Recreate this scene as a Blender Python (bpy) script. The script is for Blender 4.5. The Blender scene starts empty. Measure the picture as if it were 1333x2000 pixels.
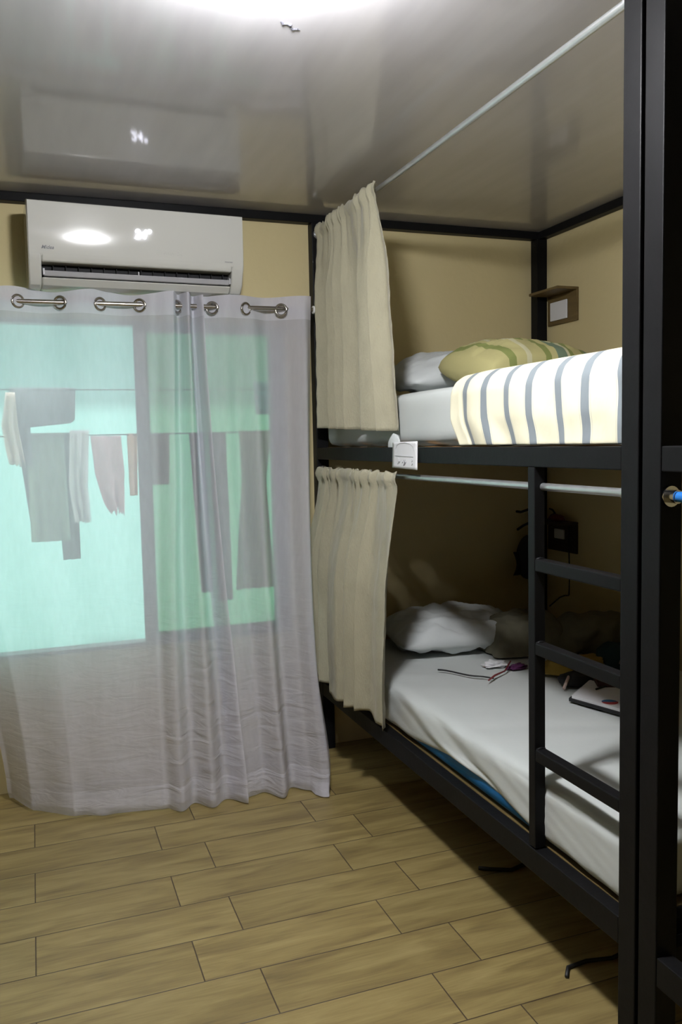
import bpy, bmesh, math, random
from math import sin, cos, pi, radians
from mathutils import Vector, Matrix, noise

random.seed(7)
scene = bpy.context.scene
COL = scene.collection

# ------------------------------------------------------------------ camera
CAM_H = 1.3635
yaw, pitch, roll = radians(20.1606), radians(4.7526), radians(-1.2342)
fwd = Vector((sin(yaw)*cos(pitch), cos(yaw)*cos(pitch), -sin(pitch)))
rt = Vector((cos(yaw), -sin(yaw), 0)); up = rt.cross(fwd)
r2 = rt*cos(roll) + up*sin(roll); u2 = up*cos(roll) - rt*sin(roll)
camd = bpy.data.cameras.new('camera'); cam = bpy.data.objects.new('camera', camd); COL.objects.link(cam)
M = Matrix((r2, u2, -fwd)).transposed().to_4x4(); M.translation = Vector((0, 0, CAM_H))
cam.matrix_world = M
camd.sensor_fit = 'VERTICAL'; camd.sensor_height = 36; camd.sensor_width = 24
camd.lens = 36*1635.7/2000; camd.clip_start = 0.05
scene.camera = cam

# ------------------------------------------------------------------ light and exposure
LAMP_POS = (0.46, 1.57, 2.33); LAMP_STRENGTH = 480.0
SKY_STRENGTH = 3.6; SUN_STRENGTH = 7.0
scene.view_settings.view_transform = 'Standard'; scene.view_settings.look = 'None'
scene.view_settings.exposure = 0.0; scene.view_settings.gamma = 1.0
scene.view_settings.use_curve_mapping = False
world = bpy.data.worlds.new('world'); scene.world = world; world.use_nodes = True
bg = world.node_tree.nodes['Background']; bg.inputs[0].default_value = (0.86, 0.95, 1.0, 1); bg.inputs[1].default_value = SKY_STRENGTH

sun = bpy.data.lights.new('sun', 'SUN'); sun.energy = SUN_STRENGTH; sun.angle = radians(3); sun.color = (1, .97, .92)
suno = bpy.data.objects.new('sun', sun); COL.objects.link(suno)
suno.rotation_euler = Vector((.18, .64, -.76)).to_track_quat('-Z', 'Y').to_euler()

# ------------------------------------------------------------------ materials
def lin(r, g, b):
    f = lambda c: (c/255/12.92) if c/255 <= .04045 else ((c/255+.055)/1.055)**2.4
    return (f(r), f(g), f(b), 1)

def mat(name, col, rough=.6, metal=0.0, var=.08, vscale=8.0, bump=0.0, bscale=60.0, stretch=(1, 1, 1), spec=.5, sheen=0.0, emit=None, estr=0):
    m = bpy.data.materials.new(name); m.use_nodes = True
    nt = m.node_tree; N = nt.nodes; L = nt.links
    p = N['Principled BSDF']
    p.inputs['Roughness'].default_value = rough; p.inputs['Metallic'].default_value = metal
    p.inputs['Specular IOR Level'].default_value = spec
    if sheen: p.inputs['Sheen Weight'].default_value = sheen
    tc = N.new('ShaderNodeTexCoord'); mp = N.new('ShaderNodeMapping'); mp.inputs['Scale'].default_value = stretch
    L.new(tc.outputs['Object'], mp.inputs[0])
    nz = N.new('ShaderNodeTexNoise'); nz.inputs['Scale'].default_value = vscale; nz.inputs['Detail'].default_value = 4
    L.new(mp.outputs[0], nz.inputs['Vector'])
    mx = N.new('ShaderNodeMix'); mx.data_type = 'RGBA'
    mx.inputs['A'].default_value = tuple(min(1, c*(1-var)) for c in col[:3])+(1,)
    mx.inputs['B'].default_value = tuple(min(1, c*(1+var)) for c in col[:3])+(1,)
    L.new(nz.outputs['Fac'], mx.inputs['Factor']); L.new(mx.outputs['Result'], p.inputs['Base Color'])
    if bump:
        nb = N.new('ShaderNodeTexNoise'); nb.inputs['Scale'].default_value = bscale; nb.inputs['Detail'].default_value = 3
        L.new(mp.outputs[0], nb.inputs['Vector'])
        b = N.new('ShaderNodeBump'); b.inputs['Strength'].default_value = bump; b.inputs['Distance'].default_value = .01
        L.new(nb.outputs['Fac'], b.inputs['Height']); L.new(b.outputs[0], p.inputs['Normal'])
    if emit:
        p.inputs['Emission Color'].default_value = emit; p.inputs['Emission Strength'].default_value = estr
    return m

M_wall = mat('wall_paint', (.65, .55, .30, 1), .75, var=.05, vscale=3, bump=.15, bscale=30)
M_steel = mat('black_steel', (.0085, .0085, .009, 1), .42, var=.25, vscale=14, bump=.06, bscale=40, spec=.10)
M_chrome = mat('galvanised_rod', (.62, .64, .65, 1), .32, .85, var=.12, vscale=30)
M_nickel = mat('nickel', (.50, .47, .43, 1), .25, 1.0, var=.05)
M_acwhite = mat('ac_plastic', (.62, .62, .58, 1), .09, var=.02, vscale=2, spec=.5)
M_acdark = mat('ac_outlet_dark', (.004, .004, .006, 1), .7, var=.1)
M_acflap = mat('ac_flap_grey', (.42, .42, .44, 1), .4, var=.04)
M_led = mat('led_display', (.9, .9, 1, 1), .4, emit=(.84, .84, 1, 1), estr=6)
M_logo = mat('logo_print', (.08, .08, .09, 1), .4)
M_beige = mat('beige_linen', (.39, .365, .26, 1), .85, var=.10, vscale=40, bump=.25, bscale=220, stretch=(1, 1, .35), sheen=.2)
M_white = mat('white_sheet', (.57, .60, .585, 1), .8, var=.04, vscale=6, bump=.12, bscale=16, stretch=(1, .5, 1), sheen=.1)
M_white2 = mat('white_pillowcase', (.62, .65, .65, 1), .8, var=.06, vscale=8, bump=.25, bscale=14, sheen=.1)
M_blue = mat('blue_mattress_cover', (.01, .16, .42, 1), .5)
M_wood = mat('bed_slat_wood', (.52, .27, .10, 1), .6, var=.25, vscale=10, stretch=(.3, 8, 8))
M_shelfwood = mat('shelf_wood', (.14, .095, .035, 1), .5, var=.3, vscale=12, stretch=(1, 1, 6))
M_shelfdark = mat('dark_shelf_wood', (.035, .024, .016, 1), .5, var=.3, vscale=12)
M_paper = mat('paper', (.72, .72, .74, 1), .7, var=.03)
M_plate = mat('outlet_plastic', (.55, .55, .53, 1), .4, var=.03)
M_ink = mat('grey_ink', (.25, .25, .27, 1), .8)
M_pen = mat('pale_ink', (.46, .46, .48, 1), .8)
M_black = mat('black_fabric', (.012, .012, .014, 1), .8, var=.2)
M_cable = mat('black_cable', (.01, .01, .01, 1), .5)
M_red = mat('red_strap', (.16, .02, .025, 1), .6)
M_purple = mat('purple_cloth', (.10, .02, .09, 1), .8)
M_mustard = mat('mustard_cloth', (.36, .25, .05, 1), .85, var=.25, vscale=15)
M_teal = mat('dark_teal_cloth', (.006, .035, .05, 1), .8)
M_pink = mat('pale_pink_cloth', (.55, .42, .38, 1), .8)
M_maroon = mat('maroon_case', (.05, .012, .015, 1), .5)
M_olive = mat('olive_blanket', (.15, .14, .095, 1), .9, var=.3, vscale=14, bump=.6, bscale=20)
M_lampw = mat('lamp_base_white', (.8, .8, .8, 1), .4)
M_lampe = mat('lamp_diffuser', (.9, .9, .9, 1), .4, emit=(.975, .98, 1.0, 1), estr=LAMP_STRENGTH)
M_alu = mat('window_aluminium', (.30, .29, .30, 1), .4, .3, var=.05)
M_scratch = mat('scratch_grey', (.10, .10, .12, 1), .6)
M_bluetape = mat('blue_tape', (.02, .16, .50, 1), .3)
M_tube = mat('polished_steel', (.75, .75, .76, 1), .15, 1.0)
M_outwall = mat('turquoise_render', (.31, .66, .60, 1), .9, var=.06, vscale=1.5, bump=.2, bscale=20)
M_concrete = mat('outside_concrete', (.60, .62, .60, 1), .9, var=.12, vscale=2)

# ceiling: glossy grey panel with faint brushed streaks
def ceiling_mat():
    m = bpy.data.materials.new('ceiling_panel'); m.use_nodes = True
    nt = m.node_tree; N = nt.nodes; L = nt.links; p = N['Principled BSDF']
    tc = N.new('ShaderNodeTexCoord'); mp = N.new('ShaderNodeMapping'); mp.inputs['Scale'].default_value = (7, .9, 1)
    mp.inputs['Rotation'].default_value = (0, 0, radians(-12))
    L.new(tc.outputs['Object'], mp.inputs[0])
    nz = N.new('ShaderNodeTexNoise'); nz.inputs['Scale'].default_value = 2.2; nz.inputs['Detail'].default_value = 6
    L.new(mp.outputs[0], nz.inputs['Vector'])
    cr = N.new('ShaderNodeValToRGB'); e = cr.color_ramp.elements
    e[0].position = .35; e[0].color = (.46, .445, .465, 1); e[1].position = .7; e[1].color = (.52, .505, .525, 1)
    L.new(nz.outputs['Fac'], cr.inputs[0]); L.new(cr.outputs[0], p.inputs['Base Color'])
    mr = N.new('ShaderNodeMapRange'); mr.inputs['To Min'].default_value = .34; mr.inputs['To Max'].default_value = .46
    L.new(nz.outputs['Fac'], mr.inputs[0]); L.new(mr.outputs[0], p.inputs['Roughness'])
    b = N.new('ShaderNodeBump'); b.inputs['Strength'].default_value = .04; b.inputs['Distance'].default_value = .004
    L.new(nz.outputs['Fac'], b.inputs['Height']); L.new(b.outputs[0], p.inputs['Normal'])
    p.inputs['Specular IOR Level'].default_value = .5; p.inputs['Coat Weight'].default_value = .8; p.inputs['Coat Roughness'].default_value = .07; p.inputs['Coat IOR'].default_value = 1.45
    return m
M_ceil = ceiling_mat()

# floor: wood-look porcelain planks .55 x .1875 m, alternate rows shifted
def floor_mat():
    m = bpy.data.materials.new('wood_look_tiles'); m.use_nodes = True
    nt = m.node_tree; N = nt.nodes; L = nt.links; p = N['Principled BSDF']
    def math_(op, a, b=None, c=None):
        n = N.new('ShaderNodeMath'); n.operation = op
        for i, v in enumerate((a, b, c)):
            if v is None: continue
            if isinstance(v, (int, float)): n.inputs[i].default_value = v
            else: L.new(v, n.inputs[i])
        return n.outputs[0]
    tc = N.new('ShaderNodeTexCoord'); sp = N.new('ShaderNodeSeparateXYZ'); L.new(tc.outputs['Object'], sp.inputs[0])
    X, Y = sp.outputs[0], sp.outputs[1]
    ry = math_('DIVIDE', math_('ADD', Y, 30-1.8475+.1875*160-30), .1875)      # row coordinate
    row = math_('FLOOR', ry); fy = math_('SUBTRACT', ry, row)
    par = math_('MODULO', row, 2.0)                                  # 0 -> A rows, 1 -> B rows
    sh = math_('MULTIPLY', par, .405)
    rx = math_('DIVIDE', math_('SUBTRACT', math_('ADD', X, .055+.55*20), sh), .55)
    colm = math_('FLOOR', rx); fx = math_('SUBTRACT', rx, colm)
    # distance to the joints in metres
    dx = math_('MULTIPLY', math_('MINIMUM', fx, math_('SUBTRACT', 1, fx)), .55)
    dy = math_('MULTIPLY', math_('MINIMUM', fy, math_('SUBTRACT', 1, fy)), .1875)
    d = math_('MINIMUM', dx, dy)
    joint = N.new('ShaderNodeMapRange'); joint.inputs['From Min'].default_value = .0009; joint.inputs['From Max'].default_value = .0022
    L.new(d, joint.inputs[0])
    cid = N.new('ShaderNodeCombineXYZ'); L.new(colm, cid.inputs[0]); L.new(row, cid.inputs[1])
    wn = N.new('ShaderNodeTexWhiteNoise'); wn.noise_dimensions = '3D'; L.new(cid.outputs[0], wn.inputs['Vector'])
    # grain
    off = N.new('ShaderNodeVectorMath'); off.operation = 'MULTIPLY_ADD'
    L.new(wn.outputs['Color'], off.inputs[0]); off.inputs[1].default_value = (9, 9, 9); L.new(tc.outputs['Object'], off.inputs[2])
    mp = N.new('ShaderNodeMapping'); mp.inputs['Scale'].default_value = (1.9, 11, 1); L.new(off.outputs[0], mp.inputs[0])
    n1 = N.new('ShaderNodeTexNoise'); n1.inputs['Scale'].default_value = 2.0; n1.inputs['Detail'].default_value = 5; n1.inputs['Distortion'].default_value = .6
    L.new(mp.outputs[0], n1.inputs['Vector'])
    mp2 = N.new('ShaderNodeMapping'); mp2.inputs['Scale'].default_value = (3, 55, 1); L.new(off.outputs[0], mp2.inputs[0])
    n2 = N.new('ShaderNodeTexNoise'); n2.inputs['Scale'].default_value = 3.0; n2.inputs['Detail'].default_value = 4
    L.new(mp2.outputs[0], n2.inputs['Vector'])
    cr = N.new('ShaderNodeValToRGB'); E_ = cr.color_ramp.elements
    E_[0].position = .28; E_[0].color = (.150, .105, .042, 1); E_[1].position = .72; E_[1].color = (.37, .29, .122, 1)
    e = E_.new(.5); e.color = (.265, .198, .076, 1)
    g = math_('ADD', math_('MULTIPLY', n1.outputs['Fac'], .75), math_('MULTIPLY', n2.outputs['Fac'], .25))
    L.new(g, cr.inputs[0])
    hs = N.new('ShaderNodeHueSaturation')
    L.new(math_('ADD', math_('MULTIPLY', wn.outputs['Value'], .18), .92), hs.inputs['Value']); L.new(cr.outputs[0], hs.inputs['Color'])
    mx = N.new('ShaderNodeMix'); mx.data_type = 'RGBA'; mx.inputs['A'].default_value = (.055, .035, .02, 1)
    L.new(joint.outputs[0], mx.inputs['Factor']); L.new(hs.outputs[0], mx.inputs['B']); L.new(mx.outputs['Result'], p.inputs['Base Color'])
    p.inputs['Roughness'].default_value = .42
    b = N.new('ShaderNodeBump'); b.inputs['Strength'].default_value = .5; b.inputs['Distance'].default_value = .0015
    L.new(math_('ADD', joint.outputs[0], math_('MULTIPLY', n2.outputs['Fac'], .3)), b.inputs['Height']); L.new(b.outputs[0], p.inputs['Normal'])
    return m
M_floor = floor_mat()

def sheer_mat(name, col, alpha, hem_z=None):
    """thin woven cloth: part of the light passes straight through the weave, part scatters"""
    m = bpy.data.materials.new(name); m.use_nodes = True
    nt = m.node_tree; N = nt.nodes; L = nt.links
    for n in list(N):
        if n.type == 'BSDF_PRINCIPLED': N.remove(n)
    out = [n for n in N if n.type == 'OUTPUT_MATERIAL'][0]
    tc = N.new('ShaderNodeTexCoord'); mp = N.new('ShaderNodeMapping'); mp.inputs['Scale'].default_value = (1, 1, .25)
    L.new(tc.outputs['Object'], mp.inputs[0])
    nz = N.new('ShaderNodeTexNoise'); nz.inputs['Scale'].default_value = 60; nz.inputs['Detail'].default_value = 3; L.new(mp.outputs[0], nz.inputs['Vector'])
    mx = N.new('ShaderNodeMix'); mx.data_type = 'RGBA'
    mx.inputs['A'].default_value = tuple(c*.93 for c in col[:3])+(1,); mx.inputs['B'].default_value = tuple(c*1.07 for c in col[:3])+(1,)
    L.new(nz.outputs['Fac'], mx.inputs['Factor'])
    # crease bump, stronger towards the hem: the creases are pressed in the cloth there
    mp2 = N.new('ShaderNodeMapping'); mp2.inputs['Scale'].default_value = (1.6, 1, 6); mp2.inputs['Rotation'].default_value = (0, .25, 0); L.new(tc.outputs['Object'], mp2.inputs[0])
    nb = N.new('ShaderNodeTexNoise'); nb.inputs['Scale'].default_value = 4.5; nb.inputs['Detail'].default_value = 3; nb.inputs['Distortion'].default_value = .8; L.new(mp2.outputs[0], nb.inputs['Vector'])
    sp = N.new('ShaderNodeSeparateXYZ'); L.new(tc.outputs['Object'], sp.inputs[0])
    mr = N.new('ShaderNodeMapRange'); mr.inputs['From Min'].default_value = 1.0; mr.inputs['From Max'].default_value = .3
    mr.inputs['To Min'].default_value = .05; mr.inputs['To Max'].default_value = .85; L.new(sp.outputs[2], mr.inputs[0])
    b = N.new('ShaderNodeBump'); b.inputs['Distance'].default_value = .012; L.new(nb.outputs['Fac'], b.inputs['Height']); L.new(mr.outputs[0], b.inputs['Strength'])
    df = N.new('ShaderNodeBsdfDiffuse'); tr = N.new('ShaderNodeBsdfTranslucent'); tp = N.new('ShaderNodeBsdfTransparent')
    L.new(mx.outputs['Result'], df.inputs[0]); L.new(mx.outputs['Result'], tr.inputs[0]); L.new(b.outputs[0], df.inputs['Normal']); L.new(b.outputs[0], tr.inputs['Normal'])
    m1 = N.new('ShaderNodeMixShader'); m1.inputs[0].default_value = .32; L.new(df.outputs[0], m1.inputs[1]); L.new(tr.outputs[0], m1.inputs[2])
    m2 = N.new('ShaderNodeMixShader'); L.new(m1.outputs[0], m2.inputs[1]); L.new(tp.outputs[0], m2.inputs[2])
    # slanted view rays meet more thread: fewer pass
    if hem_z:
        gt = N.new('ShaderNodeMath'); gt.operation = 'GREATER_THAN'; gt.inputs[1].default_value = hem_z; L.new(sp.outputs[2], gt.inputs[0])
        ma = N.new('ShaderNodeMath'); ma.operation = 'MULTIPLY_ADD'; L.new(gt.outputs[0], ma.inputs[0]); ma.inputs[1].default_value = -alpha*.75; ma.inputs[2].default_value = alpha
        lo = N.new('ShaderNodeMath'); lo.operation = 'LESS_THAN'; lo.inputs[1].default_value = .10; L.new(sp.outputs[2], lo.inputs[0])
        mb_ = N.new('ShaderNodeMath'); mb_.operation = 'MULTIPLY_ADD'; L.new(lo.outputs[0], mb_.inputs[0]); mb_.inputs[1].default_value = -alpha*.6; L.new(ma.outputs[0], mb_.inputs[2])
        L.new(mb_.outputs[0], m2.inputs[0])
    else:
        m2.inputs[0].default_value = alpha
    L.new(m2.outputs[0], out.inputs[0])
    return m
M_sheer = sheer_mat('grey_sheer_cloth', (.74, .73, .80, 1), .27, hem_z=1.868)

def glass_mat(name, tint):
    m = bpy.data.materials.new(name); m.use_nodes = True
    nt = m.node_tree; N = nt.nodes; L = nt.links
    for n in list(N):
        if n.type == 'BSDF_PRINCIPLED': N.remove(n)
    out = [n for n in N if n.type == 'OUTPUT_MATERIAL'][0]
    tp = N.new('ShaderNodeBsdfTransparent'); tp.inputs[0].default_value = tint
    gl = N.new('ShaderNodeBsdfGlossy'); gl.inputs['Roughness'].default_value = .03
    fr = N.new('ShaderNodeFresnel'); fr.inputs[0].default_value = 1.45
    mx = N.new('ShaderNodeMixShader'); L.new(fr.outputs[0], mx.inputs[0]); L.new(tp.outputs[0], mx.inputs[1]); L.new(gl.outputs[0], mx.inputs[2])
    L.new(mx.outputs[0], out.inputs[0]); return m
M_glass = glass_mat('green_tinted_glass', (.72, .82, .72, 1))

def stripe_blanket_mat():
    m = mat('striped_blanket', (.75, .71, .53, 1), .85, var=.03, vscale=10, bump=.3, bscale=30, stretch=(1, 1, .5), sheen=.1)
    nt = m.node_tree; N = nt.nodes; L = nt.links; p = N['Principled BSDF']
    src = p.inputs['Base Color'].links[0].from_socket
    tc = N.new('ShaderNodeTexCoord'); sp = N.new('ShaderNodeSeparateXYZ'); L.new(tc.outputs['UV'], sp.inputs[0])
    def math_(op, a, b):
        n = N.new('ShaderNodeMath'); n.operation = op
        for i, v in enumerate((a, b)):
            if isinstance(v, (int, float)): n.inputs[i].default_value = v
            else: L.new(v, n.inputs[i])
        return n.outputs[0]
    t = math_('DIVIDE', math_('ADD', sp.outputs[0], -1.463+.108*40+.054), .108)
    f = math_('ABSOLUTE', math_('SUBTRACT', math_('FRACT', t, 0), .5), 0)
    s = math_('LESS_THAN', f, .125)
    th = math_('LESS_THAN', math_('ABSOLUTE', math_('SUBTRACT', f, .165), 0), .015)
    mx = N.new('ShaderNodeMix'); mx.data_type = 'RGBA'; mx.inputs['B'].default_value = (.19, .22, .24, 1)
    L.new(math_('MAXIMUM', s, math_('MULTIPLY', th, .25)), mx.inputs['Factor']); L.new(src, mx.inputs['A']); L.new(mx.outputs['Result'], p.inputs['Base Color'])
    return m
M_blanket = stripe_blanket_mat()

def green_pillow_mat():
    m = mat('green_striped_pillowcase', (.40, .38, .12, 1), .85, var=.1, vscale=10, bump=.3, bscale=18)
    nt = m.node_tree; N = nt.nodes; L = nt.links; p = N['Principled BSDF']
    tc = N.new('ShaderNodeTexCoord'); sp = N.new('ShaderNodeSeparateXYZ'); L.new(tc.outputs['UV'], sp.inputs[0])
    cr = N.new('ShaderNodeValToRGB'); cr.color_ramp.interpolation = 'CONSTANT'
    Y_, G_, T_, P_ = (.46, .42, .19, 1), (.21, .24, .07, 1), (.15, .21, .14, 1), (.55, .53, .34, 1)
    stops = [(0, Y_), (.075, G_), (.13, Y_), (.21, P_), (.25, Y_), (.36, G_), (.41, Y_), (.46, T_), (.54, P_), (.57, G_), (.61, Y_), (.74, G_), (.77, T_), (.83, Y_), (.93, G_)]
    e = cr.color_ramp.elements; e[0].position = 0; e[0].color = stops[0][1]; e[1].position = stops[-1][0]; e[1].color = stops[-1][1]
    for q, c in stops[1:-1]:
        n = e.new(q); n.color = c
    L.new(sp.outputs[0], cr.inputs[0]); L.new(cr.outputs[0], p.inputs['Base Color'])
    return m
M_green = green_pillow_mat()

# ------------------------------------------------------------------ mesh helpers
class MB:
    def __init__(s): s.bm = bmesh.new()
    def box(s, x0, x1, y0, y1, z0, z1, bev=0.0, mtx=None):
        c = Vector(((x0+x1)/2, (y0+y1)/2, (z0+z1)/2))
        t = Matrix.Translation(c) @ Matrix.Diagonal((abs(x1-x0), abs(y1-y0), abs(z1-z0), 1))
        if mtx: t = mtx @ t
        g = bmesh.ops.create_cube(s.bm, size=1, matrix=t)
        if bev:
            es = list({e for v in g['verts'] for e in v.link_edges})
            bmesh.ops.bevel(s.bm, geom=es, offset=bev, segments=2, affect='EDGES', profile=.5)
        return s
    def tube(s, pts, r, n=12, closed=False):
        pts = [Vector(p) for p in pts]; rings = []
        ref = Vector((0, 0, 1))
        m = len(pts)
        for i, p in enumerate(pts):
            if closed: d = (pts[(i+1) % m]-pts[i-1]).normalized()
            else: d = (pts[min(i+1, m-1)]-pts[max(i-1, 0)]).normalized()
            a = ref if abs(d.dot(ref)) < .95 else Vector((1, 0, 0))
            e1 = d.cross(a).normalized(); e2 = d.cross(e1)
            rr = r[i] if isinstance(r, (list, tuple)) else r
            rings.append([s.bm.verts.new(p+(e1*cos(2*pi*k/n)+e2*sin(2*pi*k/n))*rr) for k in range(n)])
        cnt = m if closed else m-1
        for i in range(cnt):
            A, B = rings[i], rings[(i+1) % m]
            for k in range(n): s.bm.faces.new((A[k], A[(k+1) % n], B[(k+1) % n], B[k]))
        if not closed:
            s.bm.faces.new(rings[0][::-1]); s.bm.faces.new(rings[-1])
        return s
    def torus(s, c, R, r, axis, n=28, k=10):
        ax = Vector(axis).normalized(); a = Vector((0, 0, 1)); e1 = ax.cross(a).normalized(); e2 = ax.cross(e1)
        return s.tube([Vector(c)+(e1*cos(2*pi*i/n)+e2*sin(2*pi*i/n))*R for i in range(n)], r, k, True)
    def prism(s, poly, x0, x1):
        """poly in (y, z), extruded along x"""
        A = [s.bm.verts.new((x0, y, z)) for y, z in poly]; B = [s.bm.verts.new((x1, y, z)) for y, z in poly]
        n = len(poly); s.bm.faces.new(A); s.bm.faces.new(B[::-1])
        for i in range(n): s.bm.faces.new((A[i], B[i], B[(i+1) % n], A[(i+1) % n]))
        return s
    def grid(s, fn, nu, nv, uv=None, keep=None):
        V = [[s.bm.verts.new(fn(i/nu, j/nv)) for i in range(nu+1)] for j in range(nv+1)]
        lay = s.bm.loops.layers.uv.verify() if uv else None
        for j in range(nv):
            for i in range(nu):
                if keep and not keep((i+.5)/nu, (j+.5)/nv): continue
                f = s.bm.faces.new((V[j][i], V[j][i+1], V[j+1][i+1], V[j+1][i]))
                if uv:
                    for lp, (a, b) in zip(f.loops, ((i, j), (i+1, j), (i+1, j+1), (i, j+1))): lp[lay].uv = uv(a/nu, b/nv)
        return s
    def softbox(s, x0, x1, y0, y1, z0, z1, r, n=(24, 40, 6), disp=None):
        nx, ny, nz = n; idx = {}
        def vert(i, j, k):
            if (i, j, k) in idx: return idx[i, j, k]
            p = Vector((x0+(x1-x0)*i/nx, y0+(y1-y0)*j/ny, z0+(z1-z0)*k/nz))
            rr = min(r, (z1-z0)/2)
            c = Vector((min(max(p.x, x0+rr), x1-rr), min(max(p.y, y0+rr), y1-rr), min(max(p.z, z0+rr), z1-rr)))
            d = p-c
            if d.length > 1e-7:
                p = c+d.normalized()*rr*1.0
                nn = d.normalized()
            else: nn = Vector((0, 0, 1))
            if disp: p = p+nn*disp(p, nn)
            idx[i, j, k] = s.bm.verts.new(p); return idx[i, j, k]
        for i in range(nx):
            for j in range(ny):
                s.bm.faces.new((vert(i, j, nz), vert(i+1, j, nz), vert(i+1, j+1, nz), vert(i, j+1, nz)))
                s.bm.faces.new((vert(i, j, 0), vert(i, j+1, 0), vert(i+1, j+1, 0), vert(i+1, j, 0)))
        for i in range(nx):
            for k in range(nz):
                s.bm.faces.new((vert(i, 0, k), vert(i+1, 0, k), vert(i+1, 0, k+1), vert(i, 0, k+1)))
                s.bm.faces.new((vert(i, ny, k), vert(i, ny, k+1), vert(i+1, ny, k+1), vert(i+1, ny, k)))
        for j in range(ny):
            for k in range(nz):
                s.bm.faces.new((vert(0, j, k), vert(0, j, k+1), vert(0, j+1, k+1), vert(0, j+1, k)))
                s.bm.faces.new((vert(nx, j, k), vert(nx, j+1, k), vert(nx, j+1, k+1), vert(nx, j, k+1)))
        return s
    def build(s, name, m, parent=None, smooth=False, solid=0, angle=None, sub=0):
        bmesh.ops.recalc_face_normals(s.bm, faces=s.bm.faces[:]) if not solid else None
        me = bpy.data.meshes.new(name); s.bm.to_mesh(me); s.bm.free()
        me.materials.append(m)
        if smooth:
            for p in me.polygons: p.use_smooth = True
            if angle: me.set_sharp_from_angle(angle=radians(angle))
        o = bpy.data.objects.new(name, me); COL.objects.link(o)
        if parent:
            o.parent = parent
            pm = Matrix.Identity(4); q = parent
            pm = WM(parent); o.matrix_parent_inverse = pm.inverted()
        if solid:
            md = o.modifiers.new('thickness', 'SOLIDIFY'); md.thickness = solid; md.offset = 0
        if sub:
            md = o.modifiers.new('smooth', 'SUBSURF'); md.levels = sub; md.render_levels = sub
        return o
def WM(o):
    m = Matrix.LocRotScale(o.location, o.rotation_euler, o.scale)
    if o.parent: m = WM(o.parent) @ o.matrix_parent_inverse @ m
    return m
def tag(o, label=None, cat=None, group=None, kind=None):
    if label: o['label'] = label
    if cat: o['category'] = cat
    if group: o['group'] = group
    if kind: o['kind'] = kind
    return o
def thing(name, label, cat, loc, group=None):
    o = bpy.data.objects.new(name, None); COL.objects.link(o); o.location = loc; o.empty_display_size = .05
    return tag(o, label, cat, group)
def struct(name, mb, m, parent=None, **k):
    o = mb.build(name, m, parent, **k)
    if not parent: o['kind'] = 'structure'
    return o
def ss(a, b, x):
    t = min(1, max(0, (x-a)/(b-a))); return t*t*(3-2*t)
def nz(x, y, z=0): return noise.noise(Vector((x, y, z)))
def pw(x, pts):
    if x <= pts[0][0]: return pts[0][1]
    for (a, b), (c, d) in zip(pts, pts[1:]):
        if x <= c: return b+(d-b)*(x-a)/(c-a)
    return pts[-1][1]
def text(body, name, m, parent, loc, size, rot=(pi/2, 0, 0), shear=0, offset=0, extrude=.0004, squash=1.0):
    cu = bpy.data.curves.new(name, 'FONT'); cu.body = body; cu.size = size; cu.shear = shear; cu.extrude = extrude; cu.offset = offset
    t = bpy.data.objects.new('tmp_text', cu); COL.objects.link(t)
    dg = bpy.context.evaluated_depsgraph_get(); me = bpy.data.meshes.new_from_object(t.evaluated_get(dg))
    bpy.data.objects.remove(t); me.name = name; me.materials.clear(); me.materials.append(m)
    o = bpy.data.objects.new(name, me); COL.objects.link(o)
    me.transform(Matrix.Translation(loc) @ Matrix.Rotation(rot[2], 4, 'Z') @ Matrix.Rotation(rot[0], 4, 'X') @ Matrix.Diagonal((squash, 1, 1, 1)))
    o.parent = parent; o.matrix_parent_inverse = WM(parent).inverted()
    return o

# ------------------------------------------------------------------ the room
YW, XR, XL, YB, HC = 3.5, 2.33, -3.6, -6.0, 2.33
struct('floor', MB().box(XL-.08, XR+.08, YB-.08, YW+.08, -.08, 0), M_floor)
struct('ceiling', MB().box(XL-.08, XR+.08, YB-.08, YW+.08, HC, HC+.08), M_ceil)
WX0, WX1, WZ0, WZ1 = -.42, 1.045, .535, 1.87
w = MB()
w.box(XL, WX0, YW, YW+.08, 0, HC).box(WX1, XR, YW, YW+.08, 0, HC).box(WX0, WX1, YW, YW+.08, 0, WZ0).box(WX0, WX1, YW, YW+.08, WZ1, HC)
struct('wall_far', w, M_wall)
struct('wall_right', MB().box(XR, XR+.08, YB, YW+.08, 0, HC), M_wall)
struct('wall_left', MB().box(XL-.08, XL, YB, YW+.08, 0, HC), M_wall)
struct('wall_back', MB().box(XL, XR, YB-.08, YB, 0, HC), M_wall)
# steel ceiling trim
struct('trim_1', MB().box(XL, XR-.001, YW-.045, YW, HC-.035, HC, .003), M_steel)
struct('trim_2', MB().box(XR-.04, XR, YB, YW-.046, HC-.035, HC, .003), M_steel)
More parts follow.
